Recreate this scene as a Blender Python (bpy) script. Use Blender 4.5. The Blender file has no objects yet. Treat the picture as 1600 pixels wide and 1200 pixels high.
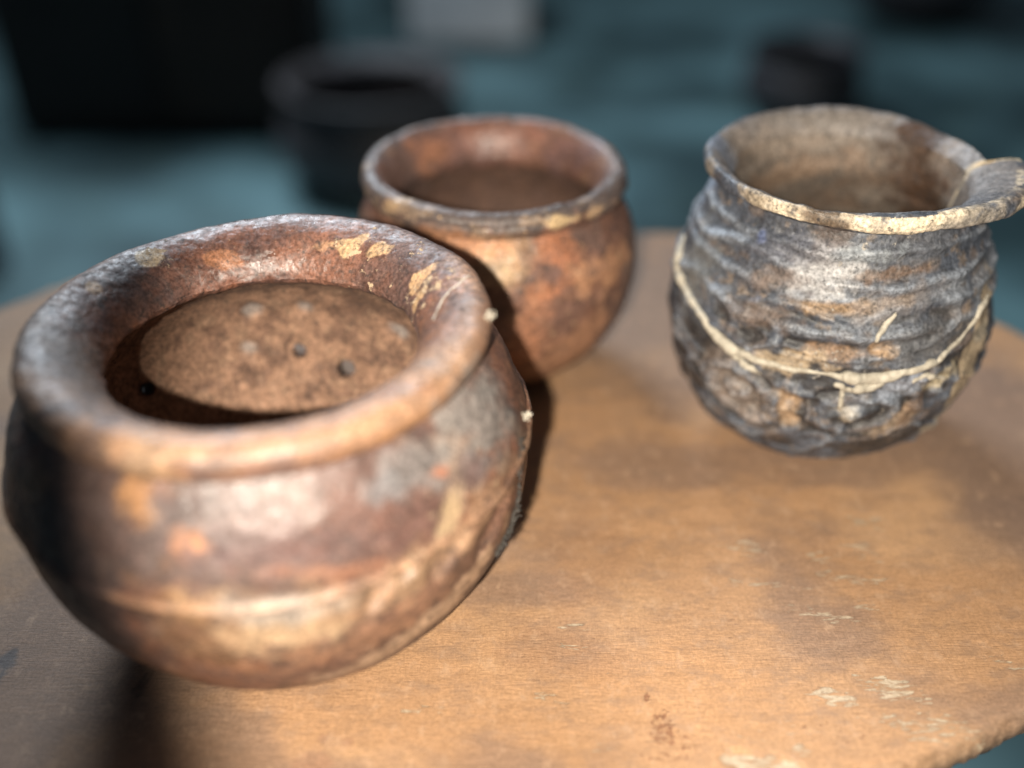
import bpy, math, random
import numpy as np
from mathutils import Vector, Matrix

R = math.radians
random.seed(7)
rng = np.random.default_rng(7)
sc = bpy.context.scene
COL = sc.collection

# ------------------------------------------------------------------ camera
F_PX, PITCH, CAM_Z = 1650.0, R(34.2), 0.339          # focal length in photo pixels (1600 wide)
cam_d = bpy.data.cameras.new('camera')
cam = bpy.data.objects.new('camera', cam_d)
COL.objects.link(cam)
cam.location = (0, 0, CAM_Z)
cam.rotation_euler = (math.pi / 2 - PITCH, 0, 0)
cam_d.sensor_width = 36
cam_d.lens = 36 * F_PX / 1600
cam_d.clip_start, cam_d.clip_end = 0.01, 60
cam_d.dof.use_dof = True
cam_d.dof.focus_distance = 0.440
cam_d.dof.aperture_fstop = 1.9
sc.camera = cam

# ------------------------------------------------------------------ light
w = bpy.data.worlds.new('World')
sc.world = w
w.use_nodes = True
w.node_tree.nodes['Background'].inputs[0].default_value = (0.55, 0.68, 0.85, 1)
w.node_tree.nodes['Background'].inputs[1].default_value = 0.075

def aim(o, target):
    o.rotation_euler = (Vector(target) - o.location).to_track_quat('-Z', 'Y').to_euler()

# warm round beam of a hand lamp held just left of and behind the camera
LAMP = Vector((-0.046, -0.14, 0.41))
BEAM_AZ, BEAM_EL = R(17.0), R(-33)
sd = bpy.data.lights.new('lamp_beam', 'SPOT')
so = bpy.data.objects.new('lamp_beam', sd)
COL.objects.link(so)
so.location = LAMP
aim(so, LAMP + Vector((math.sin(BEAM_AZ) * math.cos(BEAM_EL), math.cos(BEAM_AZ) * math.cos(BEAM_EL), math.sin(BEAM_EL))))
sd.energy = 43
sd.color = (1.0, 0.91, 0.77)
sd.shadow_soft_size = 0.006
sd.spot_size = 2 * R(26.0)
sd.spot_blend = 0.34
# cool daylight from an opening behind and left of the pots
fd = bpy.data.lights.new('window_daylight', 'AREA')
fo = bpy.data.objects.new('window_daylight', fd)
COL.objects.link(fo)
fo.location = (-0.95, 2.9, 2.05)
fd.shape = 'RECTANGLE'
fd.size, fd.size_y = 1.1, 1.1
fd.energy = 118
fd.color = (0.80, 0.90, 1.0)
aim(fo, (0.1, 0.6, 0))

sc.view_settings.view_transform = 'Standard'
sc.view_settings.look = 'None'
sc.view_settings.gamma = 1
sc.view_settings.exposure = 0
sc.cycles.use_denoising = True
sc.cycles.max_bounces = 6
sc.cycles.sample_clamp_indirect = 4

# ------------------------------------------------------------------ helpers
def tag(o, label=None, cat=None, group=None, kind=None):
    if label: o['label'] = label
    if cat: o['category'] = cat
    if group: o['group'] = group
    if kind: o['kind'] = kind
    return o

def empty(name, loc):
    o = bpy.data.objects.new(name, None)
    o.location = loc
    o.empty_display_size = 0.02
    COL.objects.link(o)
    return o

def mesh_obj(name, V, Fc, mat, parent=None, attrs=None, smooth=True, origin=(0, 0, 0)):
    """one mesh object; V in world metres, stored relative to origin"""
    me = bpy.data.meshes.new(name)
    V = np.asarray(V, np.float64) - np.asarray(origin)
    if isinstance(Fc, np.ndarray):
        nf, k = Fc.shape
        me.vertices.add(len(V))
        me.vertices.foreach_set('co', V.astype(np.float32).ravel())
        me.loops.add(nf * k)
        me.loops.foreach_set('vertex_index', Fc.astype(np.int32).ravel())
        me.polygons.add(nf)
        me.polygons.foreach_set('loop_start', np.arange(0, nf * k, k, dtype=np.int32))
        me.polygons.foreach_set('loop_total', np.full(nf, k, np.int32))
        me.update(calc_edges=True)
        me.validate()
    else:
        me.from_pydata([tuple(v) for v in V], [], Fc)
    if smooth:
        me.polygons.foreach_set('use_smooth', np.ones(len(me.polygons), bool))
    for nm, arr in (attrs or {}).items():
        if arr.ndim == 2:
            a = me.attributes.new(nm, 'FLOAT_COLOR', 'POINT')
            c = np.ones((len(arr), 4), np.float32); c[:, :3] = arr
            a.data.foreach_set('color', c.ravel())
        else:
            a = me.attributes.new(nm, 'FLOAT', 'POINT')
            a.data.foreach_set('value', arr.astype(np.float32))
    me.materials.append(mat)
    o = bpy.data.objects.new(name, me)
    COL.objects.link(o)
    if parent is not None:
        o.parent = parent
        o.location = np.asarray(origin) - np.asarray(parent.location)
    else:
        o.location = origin
    return o

def sstep(a, b, x):
    t = np.clip((x - a) / (b - a), 0, 1)
    return t * t * (3 - 2 * t)

def _h(ix, iy, iz, s):
    n = (ix.astype(np.uint32) * np.uint32(374761393) + iy.astype(np.uint32) * np.uint32(668265263)
         + iz.astype(np.uint32) * np.uint32(2147483647) + np.uint32(s * 1013904223 & 0xffffffff))
    n = (n ^ (n >> np.uint32(13))) * np.uint32(1274126177)
    n = (n ^ (n >> np.uint32(16))) * np.uint32(2246822519)
    return ((n ^ (n >> np.uint32(15))) & np.uint32(0xffffff)).astype(np.float64) / 0xffffff

def vnoise(P, freq, seed=0):
    """value noise -1..1"""
    Q = P * freq + 1000.37 + seed * 17.31
    I = np.floor(Q).astype(np.int64); Fr = Q - I
    U = Fr * Fr * Fr * (Fr * (Fr * 6 - 15) + 10)
    out = 0
    for dx in (0, 1):
        wx = U[:, 0] if dx else 1 - U[:, 0]
        for dy in (0, 1):
            wy = U[:, 1] if dy else 1 - U[:, 1]
            for dz in (0, 1):
                wz = U[:, 2] if dz else 1 - U[:, 2]
                out = out + wx * wy * wz * _h(I[:, 0] + dx, I[:, 1] + dy, I[:, 2] + dz, seed)
    return out * 2 - 1

def fbm(P, freq, octv=4, seed=0, gain=0.55):
    a, t, s = 1.0, 0.0, 0.0
    for k in range(octv):
        t = t + a * vnoise(P, freq * 2.03 ** k, seed + k)
        s += a; a *= gain
    return t / s * 1.6

cp, sp = math.cos(PITCH), math.sin(PITCH)
def project(P):
    z = P[:, 2] - CAM_Z
    dep = P[:, 1] * cp - z * sp
    up = P[:, 1] * sp + z * cp
    return 800 + F_PX * P[:, 0] / dep, 600 - F_PX * up / dep, dep

def on_plane(px, py, z=0.0):
    """photo pixel -> point on the horizontal plane at height z"""
    dx, dy = (px - 800) / F_PX, (600 - py) / F_PX
    d = np.array([dx, cp + dy * sp, -sp + dy * cp])
    return np.array([0, 0, CAM_Z]) + d * ((z - CAM_Z) / d[2])

def catmull(pts, n, closed=False):
    pts = np.asarray(pts, float); m = len(pts)
    if closed:
        P = np.vstack([pts[-1], pts, pts[0], pts[1]]); segs = m
    else:
        P = np.vstack([2 * pts[0] - pts[1], pts, 2 * pts[-1] - pts[-2]]); segs = m - 1
    out = []
    for i in range(segs):
        p0, p1, p2, p3 = P[i:i + 4]
        t = np.linspace(0, 1, 40, endpoint=False)[:, None]
        out.append(0.5 * (2 * p1 + (p2 - p0) * t + (2 * p0 - 5 * p1 + 4 * p2 - p3) * t ** 2 + (3 * p1 - p0 - 3 * p2 + p3) * t ** 3))
    out = np.vstack(out + [P[m if not closed else m + 1][None] if not closed else pts[:1]])
    L = np.r_[0, np.cumsum(np.linalg.norm(np.diff(out, axis=0), axis=1))]
    s = np.linspace(0, L[-1], n)
    return np.stack([np.interp(s, L, out[:, k]) for k in range(out.shape[1])], 1)

class Surf:
    """vertices of a thing with what they look like through the lens, to find where a mark in the photo lies"""
    def __init__(s, P, N):
        s.P, s.N = P, N
        s.u, s.v, s.d = project(P)
        view = P - np.array([0, 0, CAM_Z])
        s.face = (N * view).sum(1) < 0
    def at(s, px, py, tol=5):
        for t in (tol, tol * 2, tol * 5, tol * 14):
            k = np.where((abs(s.u - px) < t) & (abs(s.v - py) < t) & s.face)[0]
            if len(k):
                near = k[s.d[k] < s.d[k].min() + 0.012]
                return near[np.argmin((s.u[near] - px) ** 2 + (s.v[near] - py) ** 2)]
        k = np.argmin((s.u - px) ** 2 + (s.v - py) ** 2 + 1e6 * (~s.face))
        return k
    def blob(s, px, py, rx, ry, soft=0.35, warp=0.5, freq=140, seed=3, ang=0):
        i = s.at(px, py); C, n = s.P[i], s.N[i]
        ca, sa = math.cos(R(ang)), math.sin(R(ang))
        def axis(ax, ay, r):
            a, b = s.at(px + ax * r, py + ay * r), s.at(px - ax * r, py - ay * r)
            v = s.P[a] - s.P[b]; L = np.linalg.norm(v)
            lo = 2 * r * s.d[i] / F_PX
            if L < 0.5 * lo or L > 4 * lo:
                v = np.array([ax, -ay * sp, -ay * cp]); v = v - n * (v @ n)
                L = lo; v = v / (np.linalg.norm(v) + 1e-9)
            else:
                v = v / L
            return v, L / 2
        a, la = axis(ca, sa, rx); b, lb = axis(-sa, ca, ry)
        D = s.P - C
        q = (D @ a / la) ** 2 + (D @ b / lb) ** 2 + (D @ n / max(la, lb) / 1.1) ** 2
        near = q < 9
        m = np.zeros(len(q))
        d = np.sqrt(q[near]) + warp * fbm(s.P[near], freq, 3, seed)
        m[near] = sstep(1 + soft, 1 - soft, d)
        return m

def mix(a, b, m):
    return a * (1 - m[:, None]) + np.asarray(b) * m[:, None]

# ------------------------------------------------------------------ materials
def nodes_of(name):
    m = bpy.data.materials.new(name); m.use_nodes = True
    nt = m.node_tree
    return m, nt, nt.nodes['Principled BSDF']

class NT:
    def __init__(s, nt): s.nt = nt
    def n(s, t, **kw):
        x = s.nt.nodes.new(t)
        for k, v in kw.items(): setattr(x, k, v)
        return x
    def l(s, a, b): s.nt.links.new(a, b)
    def noise(s, vec, scale, detail=4, rough=0.6):
        x = s.n('ShaderNodeTexNoise'); x.inputs['Scale'].default_value = scale
        x.inputs['Detail'].default_value = detail; x.inputs['Roughness'].default_value = rough
        s.l(vec, x.inputs['Vector']); return x.outputs['Fac']
    def ramp(s, fac, a, b, va=0.0, vb=1.0):
        x = s.n('ShaderNodeMapRange'); x.interpolation_type = 'SMOOTHSTEP'
        for k, v in zip(('From Min', 'From Max', 'To Min', 'To Max'), (a, b, va, vb)): x.inputs[k].default_value = v
        s.l(fac, x.inputs['Value']); return x.outputs['Result']
    def math(s, op, a, b=None):
        x = s.n('ShaderNodeMath', operation=op)
        for k, v in enumerate((a, b)):
            if v is None: continue
            if isinstance(v, (int, float)): x.inputs[k].default_value = v
            else: s.l(v, x.inputs[k])
        return x.outputs[0]
    def mixc(s, fac, a, b, blend='MIX'):
        x = s.n('ShaderNodeMix', data_type='RGBA', blend_type=blend)
        for k, v in ((0, fac), (6, a), (7, b)):
            if isinstance(v, (int, float)): x.inputs[k].default_value = v
            elif isinstance(v, tuple): x.inputs[k].default_value = (*v, 1)
            else: s.l(v, x.inputs[k])
        return x.outputs[2]
    def attr(s, name, out='Fac'):
        return s.n('ShaderNodeAttribute', attribute_name=name).outputs[out]

def pot_material(name, flake=(0.52, 0.38, 0.245), speck=(0.035, 0.025, 0.022), bump=0.35, spec=0.5, fine=620, speckle=0.8):
    m, nt, b = nodes_of(name); t = NT(nt)
    co = t.n('ShaderNodeTexCoord').outputs['Object']
    base = t.attr('Col', 'Color'); flk = t.attr('Flk'); gls = t.attr('Gls')
    n1 = t.noise(co, fine, 6, 0.65); n2 = t.noise(co, 330, 7, 0.7); n3 = t.noise(co, 210, 9, 0.72); n4 = t.noise(co, 1900, 3, 0.6)
    c = t.mixc(1.0, base, t.n('ShaderNodeCombineColor').outputs[0], 'MULTIPLY')
    g = t.math('MULTIPLY', t.ramp(n1, 0.3, 0.7, 0.55, 1.45), t.ramp(t.noise(co, 130, 8, 0.7), 0.3, 0.7, 0.74, 1.24))
    cc = t.n('ShaderNodeCombineColor')
    for k in range(3): t.l(g, cc.inputs[k])
    c = t.mixc(1.0, base, cc.outputs[0], 'MULTIPLY')
    c = t.mixc(t.math('MULTIPLY', t.ramp(n2, 0.54, 0.66), speckle), c, speck)
    pale = t.ramp(t.noise(co, 520, 5, 0.7), 0.63, 0.72)
    c = t.mixc(t.math('MULTIPLY', pale, 0.35), c, flake)
    gate = t.math('ADD', n3, t.math('MULTIPLY', flk, 0.42))
    fm = t.ramp(gate, 0.71, 0.75)
    fcol = t.mixc(t.ramp(n4, 0.3, 0.7), flake, tuple(x * 0.72 for x in flake))
    c = t.mixc(fm, c, fcol)
    t.l(c, b.inputs['Base Color'])
    ro = t.math('ADD', gls, t.ramp(n2, 0.35, 0.65, -0.12, 0.22))
    ro = t.math('ADD', ro, t.math('MULTIPLY', fm, 0.35))
    t.l(ro, b.inputs['Roughness'])
    b.inputs['Specular IOR Level'].default_value = spec
    h = t.math('ADD', t.math('MULTIPLY', n1, 0.5), t.math('MULTIPLY', n2, 0.9))
    h = t.math('ADD', h, t.math('MULTIPLY', fm, 0.5))
    bp = t.n('ShaderNodeBump'); bp.inputs['Strength'].default_value = bump; bp.inputs['Distance'].default_value = 0.0009
    t.l(h, bp.inputs['Height']); t.l(bp.outputs[0], b.inputs['Normal'])
    return m

def plain_material(name, col, rough=0.8, var=0.35, scale=60, col2=None, bump=0.0):
    m, nt, b = nodes_of(name); t = NT(nt)
    co = t.n('ShaderNodeTexCoord').outputs['Object']
    n = t.noise(co, scale, 6, 0.62)
    c2 = col2 or tuple(x * (1 - var) for x in col)
    t.l(t.mixc(t.ramp(n, 0.35, 0.68), tuple(col), tuple(c2)), b.inputs['Base Color'])
    b.inputs['Roughness'].default_value = rough
    if bump:
        bp = t.n('ShaderNodeBump'); bp.inputs['Strength'].default_value = bump; bp.inputs['Distance'].default_value = 0.004
        t.l(n, bp.inputs['Height']); t.l(bp.outputs[0], b.inputs['Normal'])
    return m

# ------------------------------------------------------------------ the floor
FLOOR_Z = -0.75
FS = 1.38
def floor_material():
    m, nt, b = nodes_of('teal_floor_paint'); t = NT(nt)
    co = t.n('ShaderNodeTexCoord').outputs['Object']
    n = t.noise(co, 1.5, 3, 0.55); n2 = t.noise(co, 11, 6, 0.65)
    c = t.mixc(t.ramp(n, 0.36, 0.66), (0.014, 0.036, 0.041), (0.12, 0.225, 0.245))
    c = t.mixc(t.ramp(n2, 0.5, 0.75, 0, 0.55), c, (0.06, 0.11, 0.085))
    t.l(c, b.inputs['Base Color']); b.inputs['Roughness'].default_value = 0.6
    return m
fl = mesh_obj('floor', [(-14, -14, FLOOR_Z), (14, -14, FLOOR_Z), (14, 14, FLOOR_Z), (-14, 14, FLOOR_Z)], [(0, 1, 2, 3)], floor_material(), smooth=False)
tag(fl, kind='structure')

# ------------------------------------------------------------------ wooden slab the pots stand on
outline = catmull([(-0.372, 0.47), (-0.352, 0.556), (-0.327, 0.590), (-0.285, 0.629), (-0.19, 0.668), (-0.05, 0.688), (0.11, 0.697), (0.22, 0.662),
                   (0.305, 0.570), (0.345, 0.47), (0.325, 0.37), (0.262, 0.297), (0.201, 0.268), (0.171, 0.2555), (0.143, 0.2455), (0.09, 0.236),
                   (0.0, 0.226), (-0.12, 0.222), (-0.22, 0.232), (-0.31, 0.29), (-0.36, 0.38)], 1201, closed=True)[:-1][::-1]
def wood_material():
    m, nt, b = nodes_of('worn_wood'); t = NT(nt)
    co = t.n('ShaderNodeTexCoord').outputs['Object']
    base = t.attr('Col', 'Color'); flk = t.attr('Flk'); pit = t.attr('Pit')
    def stretched(sx, sy, sz, scale, detail, rough=0.6):
        mp = t.n('ShaderNodeMapping'); mp.inputs['Scale'].default_value = (sx, sy, sz)
        mp.inputs['Rotation'].default_value = (0, 0, R(-5))
        t.l(co, mp.inputs['Vector']); return t.noise(mp.outputs[0], scale, detail, rough)
    g1 = stretched(1, 7, 7, 26, 8, 0.62)        # broad grain
    g2 = stretched(1, 14, 14, 150, 6, 0.7)      # fibres
    g3 = stretched(12, 1, 1, 170, 4, 0.7)       # fine cross scratches
    n1 = t.noise(co, 700, 5, 0.65)
    g = t.math('MULTIPLY', t.ramp(g1, 0.3, 0.7, 0.94, 1.05), t.ramp(g2, 0.3, 0.7, 0.80, 1.17))
    g = t.math('MULTIPLY', g, t.ramp(g3, 0.3, 0.72, 0.92, 1.06))
    g = t.math('MULTIPLY', g, t.ramp(n1, 0.3, 0.7, 0.84, 1.16))
    cc = t.n('ShaderNodeCombineColor')
    for k in range(3): t.l(g, cc.inputs[k])
    c = t.mixc(1.0, base, cc.outputs[0], 'MULTIPLY')
    c = t.mixc(t.ramp(stretched(1, 1.8, 1.8, 55, 7, 0.68), 0.45, 0.72, 0, 0.6), c, (0.235, 0.155, 0.108))
    c = t.mixc(t.ramp(stretched(1.6, 1, 1, 95, 7, 0.68), 0.52, 0.72, 0, 0.5), c, (0.50, 0.33, 0.215))
    dk = t.ramp(stretched(1, 5, 5, 120, 7, 0.7), 0.60, 0.70)
    c = t.mixc(t.math('MULTIPLY', dk, 0.5), c, (0.10, 0.05, 0.028))
    chips = stretched(1, 4.5, 4.5, 120, 9, 0.72)
    fm = t.ramp(t.math('ADD', chips, t.math('MULTIPLY', flk, 0.26)), 0.70, 0.76)
    c = t.mixc(fm, c, t.mixc(t.ramp(n1, 0.35, 0.65), (0.50, 0.40, 0.29), (0.38, 0.29, 0.20)))
    pm = t.ramp(t.math('ADD', t.noise(co, 420, 7, 0.72), t.math('MULTIPLY', pit, 0.30)), 0.72, 0.80)
    c = t.mixc(t.math('MULTIPLY', pm, 0.6), c, (0.16, 0.045, 0.022))
    t.l(c, b.inputs['Base Color'])
    t.l(t.ramp(g2, 0.3, 0.7, 0.50, 0.68), b.inputs['Roughness'])
    b.inputs['Specular IOR Level'].default_value = 0.35
    h = t.math('ADD', t.math('MULTIPLY', g2, 0.7), t.math('MULTIPLY', n1, 0.5))
    h = t.math('ADD', h, t.math('MULTIPLY', g3, 0.3))
    h = t.math('SUBTRACT', h, t.math('MULTIPLY', fm, 0.6)); h = t.math('SUBTRACT', h, t.math('MULTIPLY', pm, 0.8))
    bp = t.n('ShaderNodeBump'); bp.inputs['Strength'].default_value = 0.6; bp.inputs['Distance'].default_value = 0.0009
    t.l(h, bp.inputs['Height']); t.l(bp.outputs[0], b.inputs['Normal'])
    return m

def build_slab():
    n = len(outline); cen = np.array([0.0, 0.45])
    T = 0.024
    # (fraction of the way to the edge, inset from the edge in metres, height)
    rings = [(k / 170.0, None, 0.0) for k in range(1, 166)]
    edge = [(0.0045, 0.0), (0.0028, -0.0006), (0.0014, -0.0018), (0.0004, -0.0038), (0.0, -0.0065), (0.0004, -0.012), (0.0026, -0.0165), (0.008, -0.021), (0.018, -T)]
    tang = np.roll(outline, -1, 0) - np.roll(outline, 1, 0)
    tang /= np.linalg.norm(tang, axis=1)[:, None]
    inward = np.stack([-tang[:, 1], tang[:, 0]], 1)
    if ((cen - outline) * inward).sum() < 0: inward = -inward
    O3 = np.c_[outline, np.zeros(n)]
    wob = 0.0022 * fbm(O3, 22, 3, 5) + 0.0009 * fbm(O3, 130, 3, 9)
    ring_out = outline + inward * wob[:, None]
    V = [np.array([[cen[0], cen[1], 0.0]])]
    for f, _, z in rings:
        V.append(np.c_[cen + (ring_out - cen) * f, np.full(n, z)])
    for k, (ins, z) in enumerate(edge):
        chip = 0.0012 * fbm(np.c_[outline, np.full(n, z)], 170, 3, 40 + k) if k > 0 else 0
        V.append(np.c_[ring_out + inward * (ins + chip if k > 0 else ins)[..., None] if k > 0 else ring_out + inward * ins, np.full(n, z)])
    V = np.vstack(V)
    nr = len(rings) + len(edge)
    i = np.arange(n); j = (i + 1) % n
    Fq = np.vstack([np.stack([1 + r * n + i, 1 + r * n + j, 1 + (r + 1) * n + j, 1 + (r + 1) * n + i], 1) for r in range(nr - 1)])
    cap = np.stack([np.zeros(n, int), i + 1, j + 1, np.zeros(n, int)], 1)
    # gentle unevenness of the top
    top = V[:, 2] > -1e-6
    S = Surf(V, np.tile([0, 0, 1.0], (len(V), 1)))
    P = V
    c = np.tile(np.array([0.395, 0.228, 0.122]), (len(P), 1))
    c = mix(c, (0.45, 0.272, 0.150), sstep(-0.2, 0.7, fbm(P * [0.5, 1, 1], 22, 4, 11)))
    c = mix(c, (0.235, 0.150, 0.105), 0.75 * sstep(0.0, 0.7, fbm(P * [0.6, 1, 1], 26, 5, 21)))
    # dimmer light at the far side, right and left painted as grey; then smaller patches
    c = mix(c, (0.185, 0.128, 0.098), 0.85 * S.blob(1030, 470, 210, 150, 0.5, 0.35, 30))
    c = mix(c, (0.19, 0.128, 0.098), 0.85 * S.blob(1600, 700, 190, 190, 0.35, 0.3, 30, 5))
    c = mix(c, (0.23, 0.155, 0.115), 0.75 * S.blob(90, 1040, 280, 190, 0.5, 0.4, 50, 6))
    c = mix(c, (0.46, 0.25, 0.12), 0.55 * S.blob(1080, 1080, 130, 70, 0.6, 0.4, 60, 8))
    c = mix(c, (0.30, 0.17, 0.10), 0.55 * S.blob(900, 1010, 90, 40, 0.6, 0.6, 70, 9))
    c = mix(c, (0.29, 0.16, 0.09), 0.5 * S.blob(920, 880, 60, 90, 0.7, 0.6, 70, 10))
    for (x, y, r) in ((508, 1157, 9), (545, 1159, 11), (485, 1197, 30)):       # old water drops
        c = mix(c, (0.29, 0.155, 0.095), 0.55 * S.blob(x, y, r, r * 0.8, 0.15, 0.2, 300, 4))
    c = mix(c, (0.11, 0.095, 0.09), 0.9 * S.blob(0, 1045, 15, 26, 0.15, 0.25, 200, 4))
    c = mix(c, (0.07, 0.05, 0.04), 0.8 * S.blob(222, 1072, 9, 18, 0.3, 0.6, 400, 4))
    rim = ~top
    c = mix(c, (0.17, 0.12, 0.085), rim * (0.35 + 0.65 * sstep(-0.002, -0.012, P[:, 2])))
    flk = np.zeros(len(P))
    for (x, y, a, bb, k) in ((660, 1110, 34, 7, .8), (690, 1108, 12, 7, .7), (1300, 1090, 44, 16, .95), (1390, 1075, 60, 15, .95), (1420, 1140, 70, 24, .75),
                             (1480, 1130, 60, 18, .8), (895, 980, 30, 7, .8), (893, 1012, 26, 8, .8), (850, 1090, 30, 10, .7), (870, 1105, 26, 10, .6), (970, 1063, 30, 8, .6),
                             (1165, 855, 40, 14, .75), (1280, 870, 30, 10, .7), (1345, 860, 30, 16, .75), (1200, 915, 90, 8, .7), (1320, 905, 60, 9, .7), (1280, 960, 50, 12, .75), (1360, 950, 40, 9, .7),
                             (1360, 815, 35, 12, .7), (1370, 905, 20, 10, .7), (1180, 1150, 30, 12, .6), (1250, 1172, 18, 12, .85), (1240, 1140, 40, 15, .5), (1580, 1040, 40, 10, .6), (960, 1160, 90, 18, .45)):
        flk = np.maximum(flk, k * S.blob(x, y, a, bb, 0.5, 0.35, 200, 12))
    split = S.blob(1185, 1192, 62, 20, 0.2, 0.45, 160, 12) * 1.0                        # pale torn chip on the near edge
    flk = np.maximum(flk, split)
    flk = np.maximum(flk, rim * 0.25)
    pit = np.zeros(len(P))
    for (x, y, a, bb, k) in ((1035, 1140, 26, 34, .8), (1075, 1165, 40, 26, .6), (1010, 1090, 8, 14, .7), (1040, 1175, 50, 20, .6), (700, 1150, 200, 40, .15), (1330, 1160, 120, 25, .45)):
        pit = np.maximum(pit, k * S.blob(x, y, a, bb, 0.5, 0.4, 200, 13))
    V = V.copy()
    V[top, 2] += 0.00035 * fbm(V[top] * [0.4, 1, 1], 30, 3, 31) - 0.0009 * split[top]
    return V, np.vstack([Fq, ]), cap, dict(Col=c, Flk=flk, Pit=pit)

V, Fq, cap, at = build_slab()
mat_wood = wood_material()
table = empty('wooden_table', (0, 0.45, FLOOR_Z))
nn = len(outline)
# centre triangle fan joined as tiny quads is avoided: the first ring is closed with triangles
me_faces = [tuple(q) for q in Fq.tolist()] + [(0, k + 1, (k + 1) % nn + 1) for k in range(nn)] + [tuple(range(len(V) - nn, len(V)))[::-1]]
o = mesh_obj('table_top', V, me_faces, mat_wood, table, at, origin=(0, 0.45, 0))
tag(table, 'low oval wooden table with worn orange-brown top and chipped edge', 'table')
mat_leg = plain_material('table_leg_wood', (0.16, 0.09, 0.05), 0.7, 0.4, 40)
for (lx, ly) in ((-0.22, 0.36), (0.17, 0.40), (-0.20, 0.57), (0.17, 0.58)):
    a = np.linspace(0, 2 * np.pi, 20, endpoint=False)
    prof = [(0.016, FLOOR_Z), (0.018, FLOOR_Z + .03), (0.022, -0.2), (0.024, -0.06), (0.024, -0.0235)]
    LV = np.vstack([np.c_[lx + r * np.cos(a), ly + r * np.sin(a), np.full(20, z)] for r, z in prof])
    LF = [(k * 20 + i, k * 20 + (i + 1) % 20, (k + 1) * 20 + (i + 1) % 20, (k + 1) * 20 + i) for k in range(4) for i in range(20)] + [tuple(range(20))[::-1]]
    mesh_obj('leg', LV, LF, mat_leg, table, origin=(lx, ly, FLOOR_Z))

# ------------------------------------------------------------------ pots
class Pot:
    """lathed vessel: profile runs outer base -> shoulder -> neck | rim | throat -> inner base; theta 0 faces the camera"""
    def __init__(s, cx, cy, segs, counts, ntheta, tilt=(0, 0)):
        s.c = np.array([cx, cy, 0.0]); s.nt = ntheta
        parts = [catmull(p, n) for p, n in zip(segs, counts)]
        prof = np.vstack([parts[0], parts[1][1:], parts[2][1:]])
        s.i_neck = counts[0] - 1; s.i_throat = s.i_neck + counts[1] - 1
        prof[:, 0] = np.maximum(prof[:, 0], 0.0004)
        s.np_ = len(prof)
        s.th = np.linspace(-np.pi, np.pi, ntheta, endpoint=False)
        tp = np.gradient(prof, axis=0); tp /= np.linalg.norm(tp, axis=1)[:, None] + 1e-12
        s.r = np.repeat(prof[:, 0], ntheta); s.z = np.repeat(prof[:, 1], ntheta)
        s.t = np.tile(s.th, s.np_); s.k = np.repeat(np.arange(s.np_), ntheta)
        s.nr = np.repeat(tp[:, 1], ntheta); s.nz = np.repeat(-tp[:, 0], ntheta)
        s.tilt = tilt
        s.update()
    def update(s):
        st, ct = np.sin(s.t), np.cos(s.t)
        P = np.c_[s.r * st, -s.r * ct, s.z]
        N = np.c_[s.nr * st, -s.nr * ct, s.nz]
        M = np.array(Matrix.Rotation(R(s.tilt[0]), 3, 'X') @ Matrix.Rotation(R(s.tilt[1]), 3, 'Y'))
        s.P = P @ M.T + s.c; s.N = N @ M.T
        s.S = Surf(s.P, s.N)
    def push(s, d):
        """move every vertex along its normal by d"""
        s.r = np.maximum(s.r + s.nr * d, 0.0003); s.z = s.z + s.nz * d
    def outer(s): return s.k <= s.i_neck
    def inner(s): return s.k >= s.i_throat
    def rim(s): return (s.k >= s.i_neck) & (s.k <= s.i_throat)
    def finish(s, root, mat, attrs, holes=()):
        s.update()
        # rest on the table
        base = s.P[:, 2].min(); s.P[:, 2] -= base
        nt = s.nt
        i = np.arange(nt); j = (i + 1) % nt
        def quads(a, b):
            return np.vstack([np.stack([k * nt + i, k * nt + j, (k + 1) * nt + j, (k + 1) * nt + i], 1) for k in range(a, b)])
        out = []
        for name, ranges in (('body', ((0, s.i_neck), (s.i_throat, s.np_ - 1))), ('rim', ((s.i_neck, s.i_throat),))):
            Fq = np.vstack([quads(a, b) for a, b in ranges])
            VV, AA = s.P, dict(attrs)
            extraV, extraF, nbase = [], [], len(s.P)
            if name == 'body':
                cen = s.P[Fq].mean(1)
                keep = np.ones(len(Fq), bool)
                for (C, n, rad, ci) in holes:
                    D = cen - C; ax = D @ n
                    rr = np.linalg.norm(D - ax[:, None] * n, axis=1)
                    keep &= ~((rr < rad) & (ax > -0.012) & (ax < 0.02))
                    # clay wall of the perforation
                    t1 = np.cross(n, [0, 0, 1.0]); t1 /= np.linalg.norm(t1); t2 = np.cross(n, t1)
                    m = 18; a = np.linspace(0, 2 * np.pi, m, endpoint=False)
                    st = nbase + sum(len(e) for e in extraV)
                    ring = lambda h, q: C + n * h + rad * q * (np.cos(a)[:, None] * t1 + np.sin(a)[:, None] * t2)
                    extraV.append(np.vstack([ring(-0.0004, 1.12), ring(0.0045, 0.98), ring(0.0102, 1.12)]))
                    for q in range(2):
                        for e in range(m):
                            extraF.append((st + q * m + e, st + q * m + (e + 1) % m, st + (q + 1) * m + (e + 1) % m, st + (q + 1) * m + e))
                    for nm in AA:
                        pass
                Fq = Fq[keep]
                if extraV:
                    E_ = np.vstack(extraV); VV = np.vstack([s.P, E_])
                    Fq = np.vstack([Fq, np.array(extraF)])
                    for nm in AA:
                        fillv = np.tile(np.array([0.022, 0.015, 0.012]), (len(E_), 1)) if nm == 'Col' else np.full(len(E_), 0.7 if nm == 'Gls' else 0.0)  # hole walls coloured near-black so the hollow looks unlit
                        AA[nm] = np.concatenate([AA[nm], fillv])
            used = np.unique(Fq); remap = np.full(len(VV), -1); remap[used] = np.arange(len(used))
            o = mesh_obj(name, VV[used], remap[Fq], mat, root, {k: v[used] for k, v in AA.items()}, origin=tuple(s.c))
            out.append(o)
        return out

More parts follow.
